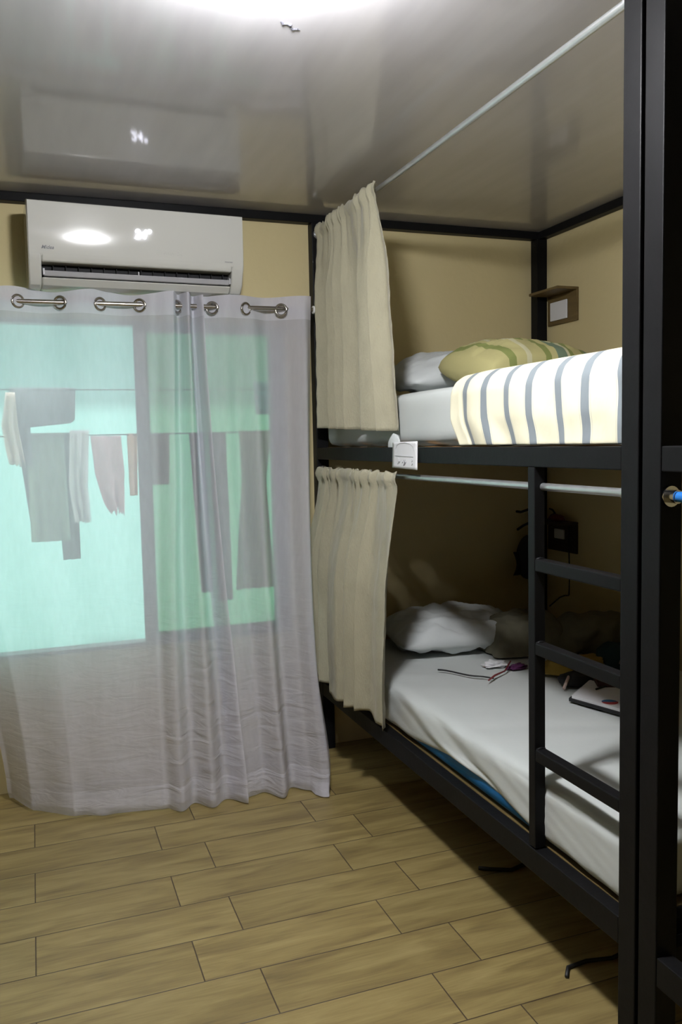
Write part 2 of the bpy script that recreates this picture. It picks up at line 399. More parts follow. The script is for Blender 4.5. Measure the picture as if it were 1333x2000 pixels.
# window: fixed frame, two sliding sashes pushed together on the right
win = tag(bpy.data.objects.new('window_1', None), kind='structure'); COL.objects.link(win); win.location = (.3, YW+.04, WZ0)
f = MB(); y0, y1 = YW+.005, YW+.075
f.box(WX0, WX1, y0, y1, WZ0-.001, WZ0+.018).box(WX0, WX1, y0, y1, WZ1-.018, WZ1).box(WX0, WX0+.02, y0, y1, WZ0+.018, WZ1-.018).box(WX1-.02, WX1, y0, y1, WZ0+.018, WZ1-.018)
f.build('window_frame', M_alu, win)
for (a, b, ya) in ((.41, 1.025, YW+.012), (.425, 1.025, YW+.042)):
    s_ = MB(); fw = .042; z0, z1 = WZ0+.018, WZ1-.018
    s_.box(a, a+fw, ya, ya+.024, z0, z1).box(b-fw, b, ya, ya+.024, z0, z1).box(a+fw, b-fw, ya, ya+.024, z0, z0+fw*.6).box(a+fw, b-fw, ya, ya+.024, z1-fw*.6, z1)
    so = s_.build('sash', M_alu, win)
    MB().box(a+fw, b-fw, ya+.009, ya+.014, z0+fw*.6, z1-fw*.6).build('pane', M_glass, so)
# scratch on the ceiling
sc = MB().tube([(.585+.006*i+.002*sin(i*2.1), 1.925+.0035*i+.006*sin(i*1.3), HC-.0005) for i in range(10)], [.0015, .004, .002, .003, .0045, .002, .0035, .0015, .003, .001], 6)
sco = sc.build('scuff_mark', M_scratch); sco.parent = bpy.data.objects['ceiling']

# ceiling lamp (the light in the room)
lx, ly, lz = LAMP_POS
lamp = thing('ceiling_lamp', 'small white globe lamp glowing under the ceiling above the open floor', 'lamp', (lx, ly, lz))
MB().tube([(lx, ly, lz), (lx, ly, lz-.012), (lx, ly, lz-.014), (lx, ly, lz-.024)], [.045, .045, .02, .02], 32).build('lamp_holder', M_lampw, lamp, True, angle=40)
def globe(u, v):
    a = v*pi; return Vector((lx+.085*sin(a)*cos(2*pi*u), ly+.085*sin(a)*sin(2*pi*u), lz-.062-.040*cos(a)))
MB().grid(globe, 32, 20).build('globe', M_lampe, lamp, True)

# ------------------------------------------------------------------ outside the window
struct('ground_outside', MB().box(-6, 8, YW+.08, 12, -.15, -.05), M_concrete)
nb = thing('neighbouring_building', 'turquoise rendered wall of the building opposite the window', 'building', (.5, 5.6, -.05))
MB().box(-6, 8, 5.6, 5.8, -.05, 2.7).build('wall', M_outwall, nb)
MB().box(-6, 8, 4.75, 5.9, 2.62, 2.68).build('added_awning', M_concrete, nb)  # out of view, added to keep sun off the upper wall

# laundry
LY = 4.3
line2 = MB().tube([(-2.6+5.6*i/24, LY-.02, 1.645+.02*abs(i/12-1)**2) for i in range(25)], .003, 6)
tag(line2.build('clothesline', M_cable, None, True), 'upper clothesline carrying the dark sweater outside the window', 'clothesline')
line = MB().tube([(-2.6+5.6*i/24, LY, 1.425+.03*abs(i/12-1)**2) for i in range(25)], .0035, 6)
tag(line.build('clothesline', M_cable, None, True), 'lower clothesline carrying the shirt and pink top outside the window', 'clothesline')
def cloth_item(name, rows, z0, z1, m, label, cat, y=LY, folds=3, amp=.012, rag=0, extra=None):
    """rows: (v, xl, xr) outline from top (v=0) to bottom"""
    seed = random.random()*50
    mb = MB()
    def add(rows, z0, z1):
        def fn(u, v):
            xl = pw(v, [(r[0], r[1]) for r in rows]); xr = pw(v, [(r[0], r[2]) for r in rows])
            z = z0+(z1-z0)*v
            if rag: z += rag*nz(u*7+seed, v*3)*v
            return Vector((xl+(xr-xl)*u, y+amp*(.3+v)*sin(folds*2*pi*u+seed)+.01*nz(u*3, v*4, seed), z))
        mb.grid(fn, 22, 22)
    add(rows, z0, z1)
    for r in (extra or []): add(*r)
    o = mb.build(name, m, None, True, solid=.004)
    return tag(o, label, cat, 'clothes drying outside the window')
Lm = lambda n, c: mat('laundry_'+n, c, .9, var=.2, vscale=8)
cloth_item('blouse', [(0, -.10, -.06), (.5, -.125, -.055), (1, -.10, -.03)], 1.63, 1.29, Lm('lace', (.85, .75, .66, 1)), 'pale lace-edged blouse hanging leftmost on the outside line', 'blouse', LY-.05, 2, rag=.05)
cloth_item('sweater', [(0, -.085, .215), (.45, -.075, .205), (.5, -.07, .0), (1, -.055, .0)], 1.655, 1.28, Lm('grey', (.13, .16, .17, 1)), 'dark grey sweater with wide shoulders at the left of the outside line', 'sweater', LY-.02, 2)
cloth_item('skirt', [(0, -.02, .15), (1, -.02, .16)], 1.44, .91, Lm('sage', (.30, .42, .30, 1)), 'long sage green striped skirt hanging below the dark sweater outside', 'skirt', LY+.03, 4)
cloth_item('trousers', [(0, .10, .21), (1, .125, .205)], 1.44, .81, Lm('dk', (.16, .20, .19, 1)), 'narrow dark trousers hanging between green skirt and white shirt outside', 'trousers', LY+.07, 2, extra=[([(0, -.05, -.01), (1, -.01, .02)], 1.3, .92)])
cloth_item('shirt', [(0, .18, .27), (.6, .165, .25), (1, .185, .26)], 1.45, 1.0, Lm('white', (.92, .90, 1, 1)), 'small white shirt hanging outside beside the pink one', 'shirt', LY-.02, 3, rag=.04)
cloth_item('top', [(0, .275, .42), (.5, .29, .43), (1, .35, .42)], 1.42, 1.04, Lm('pink', (.95, .55, .60, 1)), 'pink top drooping from the outside line beside a white shirt', 'top', LY, 2, rag=.08)
cloth_item('scarf', [(0, .45, .50), (1, .455, .49)], 1.43, 1.12, Lm('orange', (.80, .50, .36, 1)), 'narrow orange scarf on the outside line next to the pink top', 'scarf', LY, 1)
cloth_item('towel', [(0, .53, .66), (1, .54, .65)], 1.43, 1.17, Lm('rust', (.30, .14, .12, 1)), 'short rust red towel outside seen through the closed pane', 'towel', LY, 2)
cloth_item('jeans', [(0, .86, .95), (1, .89, .965)], 1.43, .55, Lm('charcoal', (.035, .03, .035, 1)), 'long charcoal trousers hanging behind the right-hand pane', 'trousers', LY, 2, extra=[([(0, .76, .84), (1, .80, .86)], 1.43, .60)])
cloth_item('dress', [(0, 1.02, 1.20), (.3, 1.03, 1.16), (1, .98, 1.19)], 1.435, .60, Lm('beige', (.42, .36, .27, 1)), 'long beige dress rightmost on the outside line', 'dress', LY, 4)
cloth_item('cap', [(0, 1.11, 1.24), (1, 1.12, 1.23)], 1.69, 1.52, Lm('blue', (.08, .22, .35, 1)), 'small blue cloth pegged above the beige dress outside', 'cloth', LY+.02, 1)

# ------------------------------------------------------------------ air conditioner
AX0, AX1 = .015, .812
ac = thing('air_conditioner', 'white wall-mounted split air conditioner above the grey curtain', 'air conditioner', ((AX0+AX1)/2, YW, 1.955))
def acprof(zs=None):
    return [(YW-.001, 2.262), (3.305, 2.258), (3.285, 2.250), (3.277, 2.20), (3.275, 2.13), (3.279, 2.06), (3.285, 2.042), (3.292, 2.03), (3.308, 1.988), (3.335, 1.962), (3.37, 1.955), (YW-.001, 1.955)]
notch = [(YW-.001, 2.262), (3.305, 2.258), (3.285, 2.250), (3.277, 2.20), (3.275, 2.13), (3.279, 2.06), (3.285, 2.042), (3.289, 2.037), (3.38, 2.037), (3.40, 1.995), (3.309, 1.986), (3.335, 1.962), (3.37, 1.955), (YW-.001, 1.955)]
b = MB(); b.prism(acprof(), AX0, .060).prism(notch, .060, .765).prism(acprof(), .765, AX1)
body = b.build('body', M_acwhite, ac, True, angle=30)
md = body.modifiers.new('edge', 'BEVEL'); md.width = .006; md.segments = 3; md.limit_method = 'ANGLE'; md.angle_limit = radians(50)
def pany(z):
    y, n = 3.2725, 20
    for i in range(n):
        zz = 2.126+(z-2.126)*(i+.5)/n
        y += -(z-2.126)/n*math.tan(radians(4.2+50*(2.126-zz)))
    return y
pz = [2.244-(2.244-2.060)*i/24 for i in range(25)]
pnl = MB().prism([(3.3, 2.252), (3.280, 2.250), (pany(2.244)+.001, 2.247)]+[(pany(z), z) for z in pz]+[(pany(2.06)+.003, 2.056), (3.3, 2.055)], AX0+.004, AX1-.004)
po = pnl.build('front_panel', M_acwhite, ac, True, angle=30)
MB().box(.062, .763, 3.345, 3.375, 1.998, 2.035).build('outlet', M_acdark, ac)
fl = MB().prism([(3.300, 2.006), (3.302, 2.009), (3.355, 1.999), (3.355, 1.996), (3.312, 1.990), (3.306, 1.992)], .068, .757)
fo = fl.build('flap', M_acflap, ac)
for i in range(15):
    xx = .10+i*.0455; MB().box(xx, xx+.002, 3.325, 3.344, 2.0, 2.033).build('louver', M_acdark, ac)
for q in ((.405, .409, 3.305, 3.33, 1.995, 2.022), (.064, .070, 3.296, 3.32, 1.993, 2.015), (.755, .761, 3.296, 3.32, 1.993, 2.015)): MB().box(*q).build('hinge', M_acflap, ac)
led = text('24°', 'display', M_led, ac, (.392, pany(2.16)-.0028, 2.138), .046, shear=.12, offset=.0012, squash=.95)
text('Midea', 'logo', M_logo, ac, (.060, pany(2.09)-.0012, 2.080), .018, shear=.35, offset=.0002, squash=1.0)
text('inverter', 'inverter_print', M_ink, ac, (.735, pany(2.075)-.0010, 2.070), .010)
text('Inverter 24', 'embossed_print', M_acwhite, ac, (.47, pany(2.095)-.0014, 2.085), .022, shear=.2)
ac.rotation_euler.z = radians(2.0); ac.location.y -= .014

# ------------------------------------------------------------------ grey window curtain with rod
RY, RZ = 3.345, 1.905
rod = thing('curtain_rod', 'brushed steel rod threaded through the grey window curtain', 'curtain rod', (.3, RY, RZ))
MB().tube([(-.75, RY, RZ-.004), (1.125, RY, RZ+.008)], .0095, 16).build('rod', M_nickel, rod, True, angle=40)
MB().tube([(1.122, RY, RZ+.008), (1.128, RY, RZ+.008)], .016, 16).box(1.112, 1.118, RY, YW, RZ+.002, RZ+.014).build('bracket', M_lampw, rod)
def ybot(x): return pw(x, [(-.2, 3.45), (-.12, 3.40), (-.05, 3.24), (.09, 3.13), (.41, 3.06), (.68, 3.04), (1.05, 3.01)])
ZT = 1.948
def curtA(u, v):
    xt = pw(u, [(0, -.44), (.70, .545), (1, .655)]); xb = -.135+.845*u**1.04
    vv = v
    x = xt+(xb-xt)*ss(-.15, 1.15, vv)*1.0
    wv = ss(.70, .66, u)
    z = ZT*(1-v)+.004+.007*sin(2*pi*(xt+.1)/.29)*(1-v)**8
    g = (1-z/ZT)**2.3 if z < ZT else 0
    y = RY+(ybot(xb)-RY)*g
    y += wv*.027*cos(2*pi*(xt-.055)/.29)*(.25+.75*math.exp(-v*7))*(1-.75*g)
    k = (u-.64)/.36
    if k > 0: y += ss(0, .12, k)*(.034+.022*v)*cos(2*pi*2.4*k+.6)*(1-.4*g)-.018*ss(0, .3, k)
    y += .012*nz(u*4, v*2.2, 3)*(.3+v)+.010*nz(u*9, v*5, 8)*v*v
    if z < .5: y += .008*nz(u*14, z*16, 5)*(1-z/.5)
    z2 = z
    if v > .955:
        t = (v-.955)/.045; y += .028*t*t; z2 = z*.55+.004+.010*abs(nz(u*12, 1.5))*(1-t)
    return Vector((x+.006*nz(u*5, v*5, 11), y, max(z2, .003)))
def curtB(u, v):
    xt = .615+.495*u; xb = .66+.372*u
    x = xt+(xb-xt)*ss(-.1, 1.1, v)
    if u > .8: x += (u-.8)*.12*ss(.75, .95, v)-(u-.8)*.10*ss(.95, 1, v)
    z = (ZT+.012*u)*(1-v)+.004
    g = (1-z/ZT)**2.3 if z < ZT else 0
    y = RY+(ybot(xb)-RY)*g+.022*ss(.3, 0, u)
    top = math.exp(-v*6)
    y += top*.032*cos(2*pi*(xt-.055)/.29)*ss(.05, .2, u)
    k = 1-top
    y += k*(.036*cos(2*pi*2.6*u+.9+.5*v)+.022*cos(2*pi*4.3*u+2)*(1-v*.4))
    y += -.030*ss(.80, .88, u)*k+.050*ss(.93, 1, u)*k
    y += .010*nz(u*3, v*3, 23)*(.3+v)
    z2 = z
    if v > .955:
        t = (v-.955)/.045; y += .03*t*t*(1 if u < .82 else -.2); z2 = z*.55+.004+.012*abs(nz(u*8, 7.5))*(1-t)
    return Vector((x, y, max(z2, .003)))
ca = thing('window_curtain', 'wide left grey sheer eyelet curtain covering the bright open window', 'curtain', (.15, RY, ZT), 'grey window curtains')
MB().grid(curtA, 200, 110).build('curtain_cloth', M_sheer, ca, True)
cb = thing('window_curtain', 'narrower right grey sheer eyelet curtain beside the bunk post', 'curtain', (.86, RY, ZT), 'grey window curtains')
MB().grid(curtB, 120, 110).build('curtain_cloth', M_sheer, cb, True)
for i, gx in enumerate((-.31, -.163, -.02, .127, .272, .418, .562, .700, .835, .982)):
    par_ = ca if gx < .6 else cb; fwd_ = 0 if gx < .8 else .010
    sg = 1 if i % 2 == 0 else -1
    MB().torus((gx, RY-.004-fwd_, RZ), .0225, .005, (.48*sg, -.87, 0)).build('eyelet', M_nickel, par_, True)

# ------------------------------------------------------------------ bunk bed
XF = 1.16
def bunk(y0, y1, label, zlow, full=True):
    t = thing('bunk_bed', label, 'bunk bed', ((XF+XR)/2, (y0+y1)/2, 0), 'black steel bunk beds')
    w_ = .054
    xr1 = XR-.002
    def part(name, *b):
        m = MB()
        for q in b: m.box(*q, .0025)
        return m.build(name, M_steel, t)
    for (x, y) in ((XF, y0), (XF, y1-w_), (xr1-w_, y1-w_), (xr1-w_, y0)):
        part('post', (x, x+w_, y, y+w_, 0, HC-.036))
    e = .0005
    for (za, zb) in ((zlow, zlow+.063), (1.2925, 1.343)):
        ins = .001
        part('side_rail', (XF+ins, XF+.04, y0+w_+e, y1-w_-e, za, zb))
        part('side_rail', (xr1-.04, xr1-.002, y0+w_+e, y1-w_-e, za, zb))
        part('end_rail', (XF+w_+e, xr1-w_-e, y1-.04, y1-.004, za, zb))
        part('end_rail', (XF+w_+e, xr1-w_-e, y0+.004, y0+.04, za, zb))
    return t
bed = bunk(1.394, 3.498, 'black steel bunk bed with ladder, made beds and beige curtains', .248)
# slats
def slats(t, z, y0, y1, n):
    for i in range(n):
        y = y0+(y1-y0)*i/(n-1)
        MB().box(XF+.042, XR-.044, y-.035, y+.035, z-.016, z, .002).build('slat', M_wood, t)
slats(bed, .2995, 1.475, 3.40, 11)
MB().box(XF+.0402, XR-.0425, 1.4345, 3.4575, .300, .312, .001).build('bed_board', M_shelfwood, bed)
slats(bed, 1.3435, 1.475, 3.40, 11)
MB().box(XF+.10, XR-.06, 1.50, 1.56, 1.255, 1.27, .002, Matrix.Rotation(0, 4, 'X')).build('slat', M_wood, bed)
# ladder
lad = MB().box(XF+.002, XF+.033, 1.774, 1.804, .315, 1.2925, .002).build('ladder', M_steel, bed)
for z in (1.050, .838, .563):
    MB().box(XF+.002, XF+.032, 1.4485, 1.7735, z-.017, z+.014, .003).build('rung', M_steel, lad)
    MB().tube([(XF+.006, 1.772, z+.012), (XF+.018, 1.7715, z+.015), (XF+.03, 1.772, z+.012)], .004, 6).build('weld', M_steel, lad, True)
# second bunk, mostly outside the picture
bed2 = bunk(-.70, 1.383, 'bare black steel bunk bed, only its corner post visible at the right edge', .225)

# curtain rods of the bunk
def brod(x, ya, yb, z, label, tape=False):
    t = thing('bunk_curtain_rod', label, 'curtain rod', (x, (ya+yb)/2, z), 'thin curtain rods of the bunks')
    MB().tube([(x, ya, z), (x, yb, z)], .0095, 16).build('rod', M_tube if tape else M_chrome, t, True, angle=40)
    for (y, s_) in ((ya, 1), (yb, -1)):
        fm = MB(); fm.tube([(x, y, z), (x, y+s_*.004, z)], .021, 20); fm.tube([(x, y+s_*.004, z), (x, y+s_*.022, z)], .0135, 20)
        fm.build('flange', M_tube if tape else M_chrome, t, True, angle=40)
    if tape: MB().tube([(x, yb-.024, z), (x, yb-.5, z)], .0105, 16).build('tape', M_bluetape, t, True, angle=40)
    return t
brod(XF+.027, 1.4485, 3.4435, 2.246, 'thin steel curtain rod just under the ceiling above the top bunk')
brod(XF+.027, 1.4485, 3.4435, 1.243, 'thin steel curtain rod below the upper bed rail')
brod(XF+.024, -.645, 1.3285, 1.243, 'curtain rod end with polished flange and blue tape at right edge', True)

# ------------------------------------------------------------------ beige bunk curtains
def bunk_curtain(name, label, ytop, ybot_, zt, zbot, folds, seed, x0, x1, rz):
    """hangs on a rod, gathered on top; u runs from the far end to the near edge"""
    def warp(u): return u*(1-.22*u)/.78+.05*sin(2*pi*2*u+seed)+.022*sin(2*pi*5*u+seed*2)
    def fn(u, v):
        yt = ytop[0]+(ytop[1]-ytop[0])*u
        yb = ybot_[0]+(ybot_[1]-ybot_[0])*u
        if v < .06:                      # heading above and around the rod
            t = v/.06; z = zt+.016-.05*t
        else: z = None
        vv = max(0, (v-.06)/.94)
        zb = zbot(u)
        if z is None: z = (zt-.034)+(zb-(zt-.034))*vv
        e = pw(vv, [(0, 0), (.12, .25), (.6, .75), (1, 1)])
        y = yt+(yb-yt)*e
        a = .006+(.022+.012*nz(u*5, 1, seed))*ss(0, .35, vv)
        ph = 2*pi*folds*warp(u)
        x = x0+(x1-x0)*ss(0, .5, vv)+a*sin(ph)+.007*ss(.4, 0, vv)*sin(ph*2.3+seed)
        x += .008*nz(u*6, vv*3, seed)+.003*nz(u*30, vv*20, seed)
        if v < .06: x += .009*sin(pi*v/.06)*(-1)+.004*sin(ph*3)
        if v < .02: z += .004*sin(ph*4+1)
        y += .010*cos(ph)*ss(0, .3, vv)
        return Vector((x, y, z))
    o = MB().grid(fn, 220, 70).build(name, M_beige, None, True, solid=.0018)
    return tag(o, label, 'curtain', 'beige bunk curtains')
bunk_curtain('bunk_curtain', 'beige linen curtain gathered at the far end of the top bunk', (3.385, 2.745), (3.42, 2.635), 2.246, lambda u: 1.428-.03*u, 6.0, 1.3, XF+.0, XF-.004, 0)
bunk_curtain('bunk_curtain', 'beige linen curtain hanging over the lower bunk, hem stepping down', (3.415, 2.60), (3.43, 2.66), 1.243, lambda u: .358+.014*sin(u*9)-.035*ss(.80, .86, u)+.02*ss(.9, 1, u), 5.6, 4.1, XF-.008, XF-.050, 0)

# ------------------------------------------------------------------ mattresses
def mat_up(p, n):
    if n.z > .7: return .006*nz(p.x*4, p.y*3, 1)
    return .009*nz(p.y*5+p.z*9, p.z*4, 2)*(1 if n.x < -.5 else .3)+.003*nz(p.y*16+p.z*22, 3)
um = thing('mattress', 'mattress in a white fitted sheet on the top bunk', 'mattress', (1.75, 2.45, 1.345), 'white bunk mattresses')
MB().softbox(XF+.042, XR-.06, 1.46, 3.43, 1.3455, 1.53, .04, (20, 60, 10), mat_up).build('fitted_sheet', M_white, um, True)
# loose corner of sheet hanging on the rail

def mat_low(p, n):
    d = 0
    if n.z > .7: d = .006*nz(p.x*3, p.y*3, 4)+.004*nz(p.x*4+p.y*11, p.y*2, 9)
    else: d = -.002+.006*nz(p.y*3.5-p.z*7, p.z*3, 5)+.006*nz(p.y*5-p.z*16, 6)+.0025*nz(p.y*12-p.z*40, 3)
    return d
lm = thing('mattress', 'white-sheeted mattress on the lower bunk with blue underside showing', 'mattress', (1.75, 2.45, .317), 'white bunk mattresses')
MB().softbox(XF+.038, XR-.06, 1.455, 3.43, .3155, .42, .03, (12, 40, 6)).build('mattress_core', M_blue, lm, True)
def sheet_low(u, v):
    """profile around the bed front from under-edge to back, v along, closed shape across"""
    pass
def msh(p, n):
    return mat_low(p, n)
mb = MB(); mb.softbox(XF+.028, XR-.052, 1.442, 3.438, .3162, .478, .035, (50, 150, 16), msh)
for v_ in mb.bm.verts:                     # the hem of the sheet rides up in the middle of the long side
    if v_.co.z < .40:
        k = (.40-v_.co.z)/.07; r_ = .045*math.exp(-((v_.co.y-2.2)/.26)**2)+.004*nz(v_.co.y*6, 2)
        v_.co.z += r_*k-(.012*k if abs(v_.co.y-2.15) > .5 else 0)*0
mb.build('fitted_sheet', M_white, lm, True)

# ------------------------------------------------------------------ striped blanket on the top bunk
def blanket(u, v):
    # u: along the bed (near -> far), v: from the hanging hem up over the edge and across
    prof = [(0, XF+.010, 1.347), (.11, XF+.006, 1.42), (.20, XF+.010, 1.50), (.235, XF+.022, 1.53), (.27, XF+.05, 1.552), (.34, XF+.12, 1.562), (1, XR-.08, 1.565)]
    x = pw(v, [(a, b) for a, b, c in prof]); z = pw(v, [(a, c) for a, b, c in prof])
    y = 1.452+(2.185+.035*sin(v*9)-.02*ss(.15, 0, v)-1.452)*u
    sag = 1-.010*sin(u*pi)
    hang = ss(.3, .1, v)
    x += hang*(.007*sin(2*pi*3.3*u+1)+.005*nz(u*9, v*9, 2))
    z += .008*nz(u*5, v*5, 4)*ss(.2, .4, v)-.006*ss(.8, 1, u)*ss(.2, .35, v)
    if hang > 0 and u > .93: x -= .006*hang
    return Vector((x, y, z))
bl = MB().grid(blanket, 90, 80, uv=lambda u, v: (1.452+.733*u+.006*sin(v*14), v)).build('blanket', M_blanket, None, True, solid=.006)
bl.modifiers.new('sub', 'SUBSURF').render_levels = 1
tag(bl, 'cream blanket with blue-grey stripes draped over the top bunk edge', 'blanket')

# ------------------------------------------------------------------ pillows
def pillow(name, m, label, cat, c, size, rot, seed=0, wr=.012, group=None, uvs=False, sag=0, pw_=.55, pin=.10):
    L_, W_, H_ = size
    mb = MB(); R_ = Matrix.Translation(c) @ Matrix.Rotation(radians(rot[2]), 4, 'Z') @ Matrix.Rotation(radians(rot[1]), 4, 'Y') @ Matrix.Rotation(radians(rot[0]), 4, 'X')
    def side(sg):
        def fn(u, v):
            a, b = 2*u-1, 2*v-1
            e = (1-abs(a)**3.2)*(1-abs(b)**2.6)
            h = H_/2*max(0, e)**pw_
            pinch = 1-.08*(abs(a)**3)*(1-abs(b)**2)-.0
            pinch2 = 1-pin*(abs(b)**3)*(1-abs(a)**2)
            x = L_/2*a*pinch2*(1-.05*abs(b)**4); y = W_/2*b*pinch*(1-.05*abs(a)**4)
            w1 = wr*(nz(a*3+seed, b*3, sg)+.6*nz(a*7+b*5+seed, b*6, 3))*min(1, e*2.5)
            w1 += wr*.7*sin(a*22+4*nz(b*3, seed))*(abs(a)**3)*(1-abs(b))*min(1, e*3)
            z = sg*h*(1 if sg > 0 else .75)+w1-sag*abs(a)**2
            return R_ @ Vector((x, y, z))
        return fn
    uvf = (lambda u, v: (min(.98, max(0.02, u+.10*(v-.5))), v)) if uvs else None
    mb.grid(side(1), 56, 40, uv=uvf); mb.grid(side(-1), 56, 40, uv=uvf)
    bmesh.ops.remove_doubles(mb.bm, verts=mb.bm.verts[:], dist=.0008)
    o = mb.build(name, m, None, True)
    return tag(o, label, cat, group)
pillow('pillow', M_white2, 'rumpled white pillow at the head of the top bunk', 'pillow', (1.72, 3.06, 1.632), (.74, .44, .19), (6, -2, -3), 3, .018, 'pillows on the bunks', sag=.02)
pillow('pillow', M_green, 'yellow and green striped pillow leaning on the top bunk', 'pillow', (1.70, 2.66, 1.625), (.54, .38, .19), (8, 3, 4), 8, .010, 'pillows on the bunks', uvs=True, sag=.03, pw_=.36, pin=.0)
pillow('pillow', M_white2, 'white pillow lying at the head of the lower bunk', 'pillow', (1.66, 3.17, .556), (.56, .42, .17), (4, 0, -7), 13, .022, 'pillows on the bunks', sag=.01)

# rolled blanket behind the ladder on the lower bunk
def roll(u, v):
    a = 2*pi*u; L0 = Vector((2.12, 2.83, .562)); t = v-.5
    r = .088*(1-abs(2*t)**6)**.5+.001
    r *= 1+.22*nz(cos(a)*2, sin(a)*2, v*5)+.05*sin(a*3+v*20)
    return L0+Vector((t*.28, -.06*t, 0))+Vector((.02*sin(a), cos(a)*r*1.15, sin(a)*r*.92))
def shade_cloth(u, v):  # dark cloth added in place of the shade on the pillow's right end
    a, b = 2*u-1, 2*v-1
    h = max(0, 1-abs(a)**2.6)**.5*max(0, 1-abs(b)**2.4)**.5
    w1 = .022*nz(a*2.2, b*3, 40)+.012*nz(a*7+b*2, b*5, 41)
    return Vector((1.90+.18*a+.02*nz(b*3, 44), 2.99+.15*b-.04*a, .487+h*(.155+w1)))
tag(MB().grid(shade_cloth, 50, 40).build('shade_cloth', M_olive, None, True), 'added dark olive cloth standing for the shaded right end of the lower pillow', 'blanket')
rb = MB().grid(roll, 60, 60).build('rolled_blanket', M_olive, None, True)
tag(rb, 'rumpled olive blanket roll beside the lower pillow, by the right wall', 'blanket')

# loose wad of sheet at the rail of the top bunk; clutter on the lower bunk
def lump(c, s, seed, amp=.25, n=28, flat=.0):
    def fn(u, v):
        a, b = 2*pi*u, pi*v
        d = Vector((sin(b)*cos(a), sin(b)*sin(a), cos(b)))
        r = 1+amp*nz(d.x*1.7+seed, d.y*1.7, d.z*1.7)+amp*.5*nz(d.x*4+seed, d.y*4, d.z*4)
        z = d.z*s[2]*r
        if z < 0: z *= .35
        return Vector((c[0]+d.x*s[0]*r, c[1]+d.y*s[1]*r, c[2]+z))
    return MB().grid(fn, n, n//2)
lump((XF+.022, 2.665, 1.345), (.014, .042, .045), 17, .12, 40).build('sheet_corner', M_white2, um, True)
ZM = .482
tag(lump((1.90, 2.62, ZM+.014), (.15, .085, .045), 2).build('folded_cloth', M_mustard, None, True), 'mustard yellow cloth heaped behind the ladder on the lower bed', 'cloth')
tag(lump((2.08, 2.60, ZM+.016), (.10, .09, .075), 5).build('bag', M_teal, None, True), 'dark teal bundle between mustard cloth and pale pink cloth', 'bag')
tag(lump((2.02, 2.42, ZM+.055), (.065, .06, .035), 9).build('folded_cloth', M_pink, None, True), 'pale pink cloth lying on the maroon case on the lower bed', 'cloth')
tag(lump((1.71, 2.73, ZM+.006), (.04, .02, .012), 12, .7, 40).build('small_cloth', M_purple, None, True), 'small purple pouch in front of the lower pillow', 'pouch')
tag(lump((1.655, 2.80, ZM+.006), (.045, .030, .014), 14, .8, 40).build('tissue', M_paper, None, True), 'crumpled white tissue in front of the lower pillow', 'tissue')
tag(MB().tube([(1.52, 2.62, ZM+.008), (1.57, 2.66, ZM+.010), (1.63, 2.69, ZM+.012), (1.68, 2.73, ZM+.034)], [.003, .004, .003, .003], 8).build('lanyard', M_red, None, True), 'red lanyard trailing from the purple pouch', 'lanyard')
tag(MB().tube([(1.42+.012*i, 2.83-.018*i+.012*sin(i*.8), ZM+.006) for i in range(12)], .003, 6).build('charging_cable', M_cable, None, True), 'thin dark cable lying on the sheet before the lower pillow', 'cable')
case = MB().box(-.11, .11, -.075, .075, 0, .035, .006, Matrix.Translation((1.92, 2.36, ZM+.003)) @ Matrix.Rotation(radians(-28), 4, 'Z'))
tag(case.build('case', M_maroon, None), 'dark maroon case beneath the pale pink cloth', 'case')
bagb = lump((1.80, 2.47, ZM+.012), (.075, .055, .035), 21)
tag(bagb.build('pouch', M_black, None, True), 'small black pouch with things poking out behind the white box', 'pouch')
pens = MB()
tag(MB().tube([(1.71, 2.43, ZM+.006), (1.76, 2.47, ZM+.035)], .006, 8).build('pen', M_pink, None, True), 'pale pen sticking out of the black pouch', 'pen')
# white box with round blue and red emblem
nbx = thing('notebook', 'white notebook with a round blue and red emblem on black folder', 'notebook', (1.80, 2.24, ZM), None)
P = lambda u, v, h: Vector((1.653, 2.305, ZM+h))+Vector((.165, .125, 0))*u+Vector((.075, -.255, 0))*v
def slab(h0, h1, m, name, g=0.0):
    mb = MB(); A = [mb.bm.verts.new(P(u, v, h0)) for u, v in ((-g, -g), (1+g, -g), (1+g, 1+g), (-g, 1+g))]; B = [mb.bm.verts.new(P(u, v, h1)) for u, v in ((-g, -g), (1+g, -g), (1+g, 1+g), (-g, 1+g))]
    mb.bm.faces.new(A[::-1]); mb.bm.faces.new(B)
    for i in range(4): mb.bm.faces.new((A[i], A[(i+1) % 4], B[(i+1) % 4], B[i]))
    return mb.build(name, m, nbx)
slab(.004, .014, M_black, 'cover', .035); pg = slab(.0143, .024, M_paper, 'page_block')
def disc(c, r, m, name, a0, a1):
    mb = MB(); cc = P(c[0], c[1], .0245); vs = [mb.bm.verts.new(cc)]
    for i in range(25):
        a = a0+(a1-a0)*i/24; vs.append(mb.bm.verts.new(cc+Vector((cos(a)*r, sin(a)*r, 0))))
    mb.bm.faces.new(vs); return mb.build(name, m, nbx)
disc((.17, .52), .026, mat('emblem_blue', (.01, .12, .26, 1), .6), 'emblem', -.3, 2.6)
disc((.17, .52), .026, mat('emblem_red', (.34, .03, .03, 1), .6), 'emblem', 2.6, 5.98)
pn = MB().tube([P(.55, .22, .028), P(.85, .30, .028)], .0035, 8).build('pen', M_cable, None, True)
tag(pn, 'slim dark pen lying on the white notebook', 'pen')

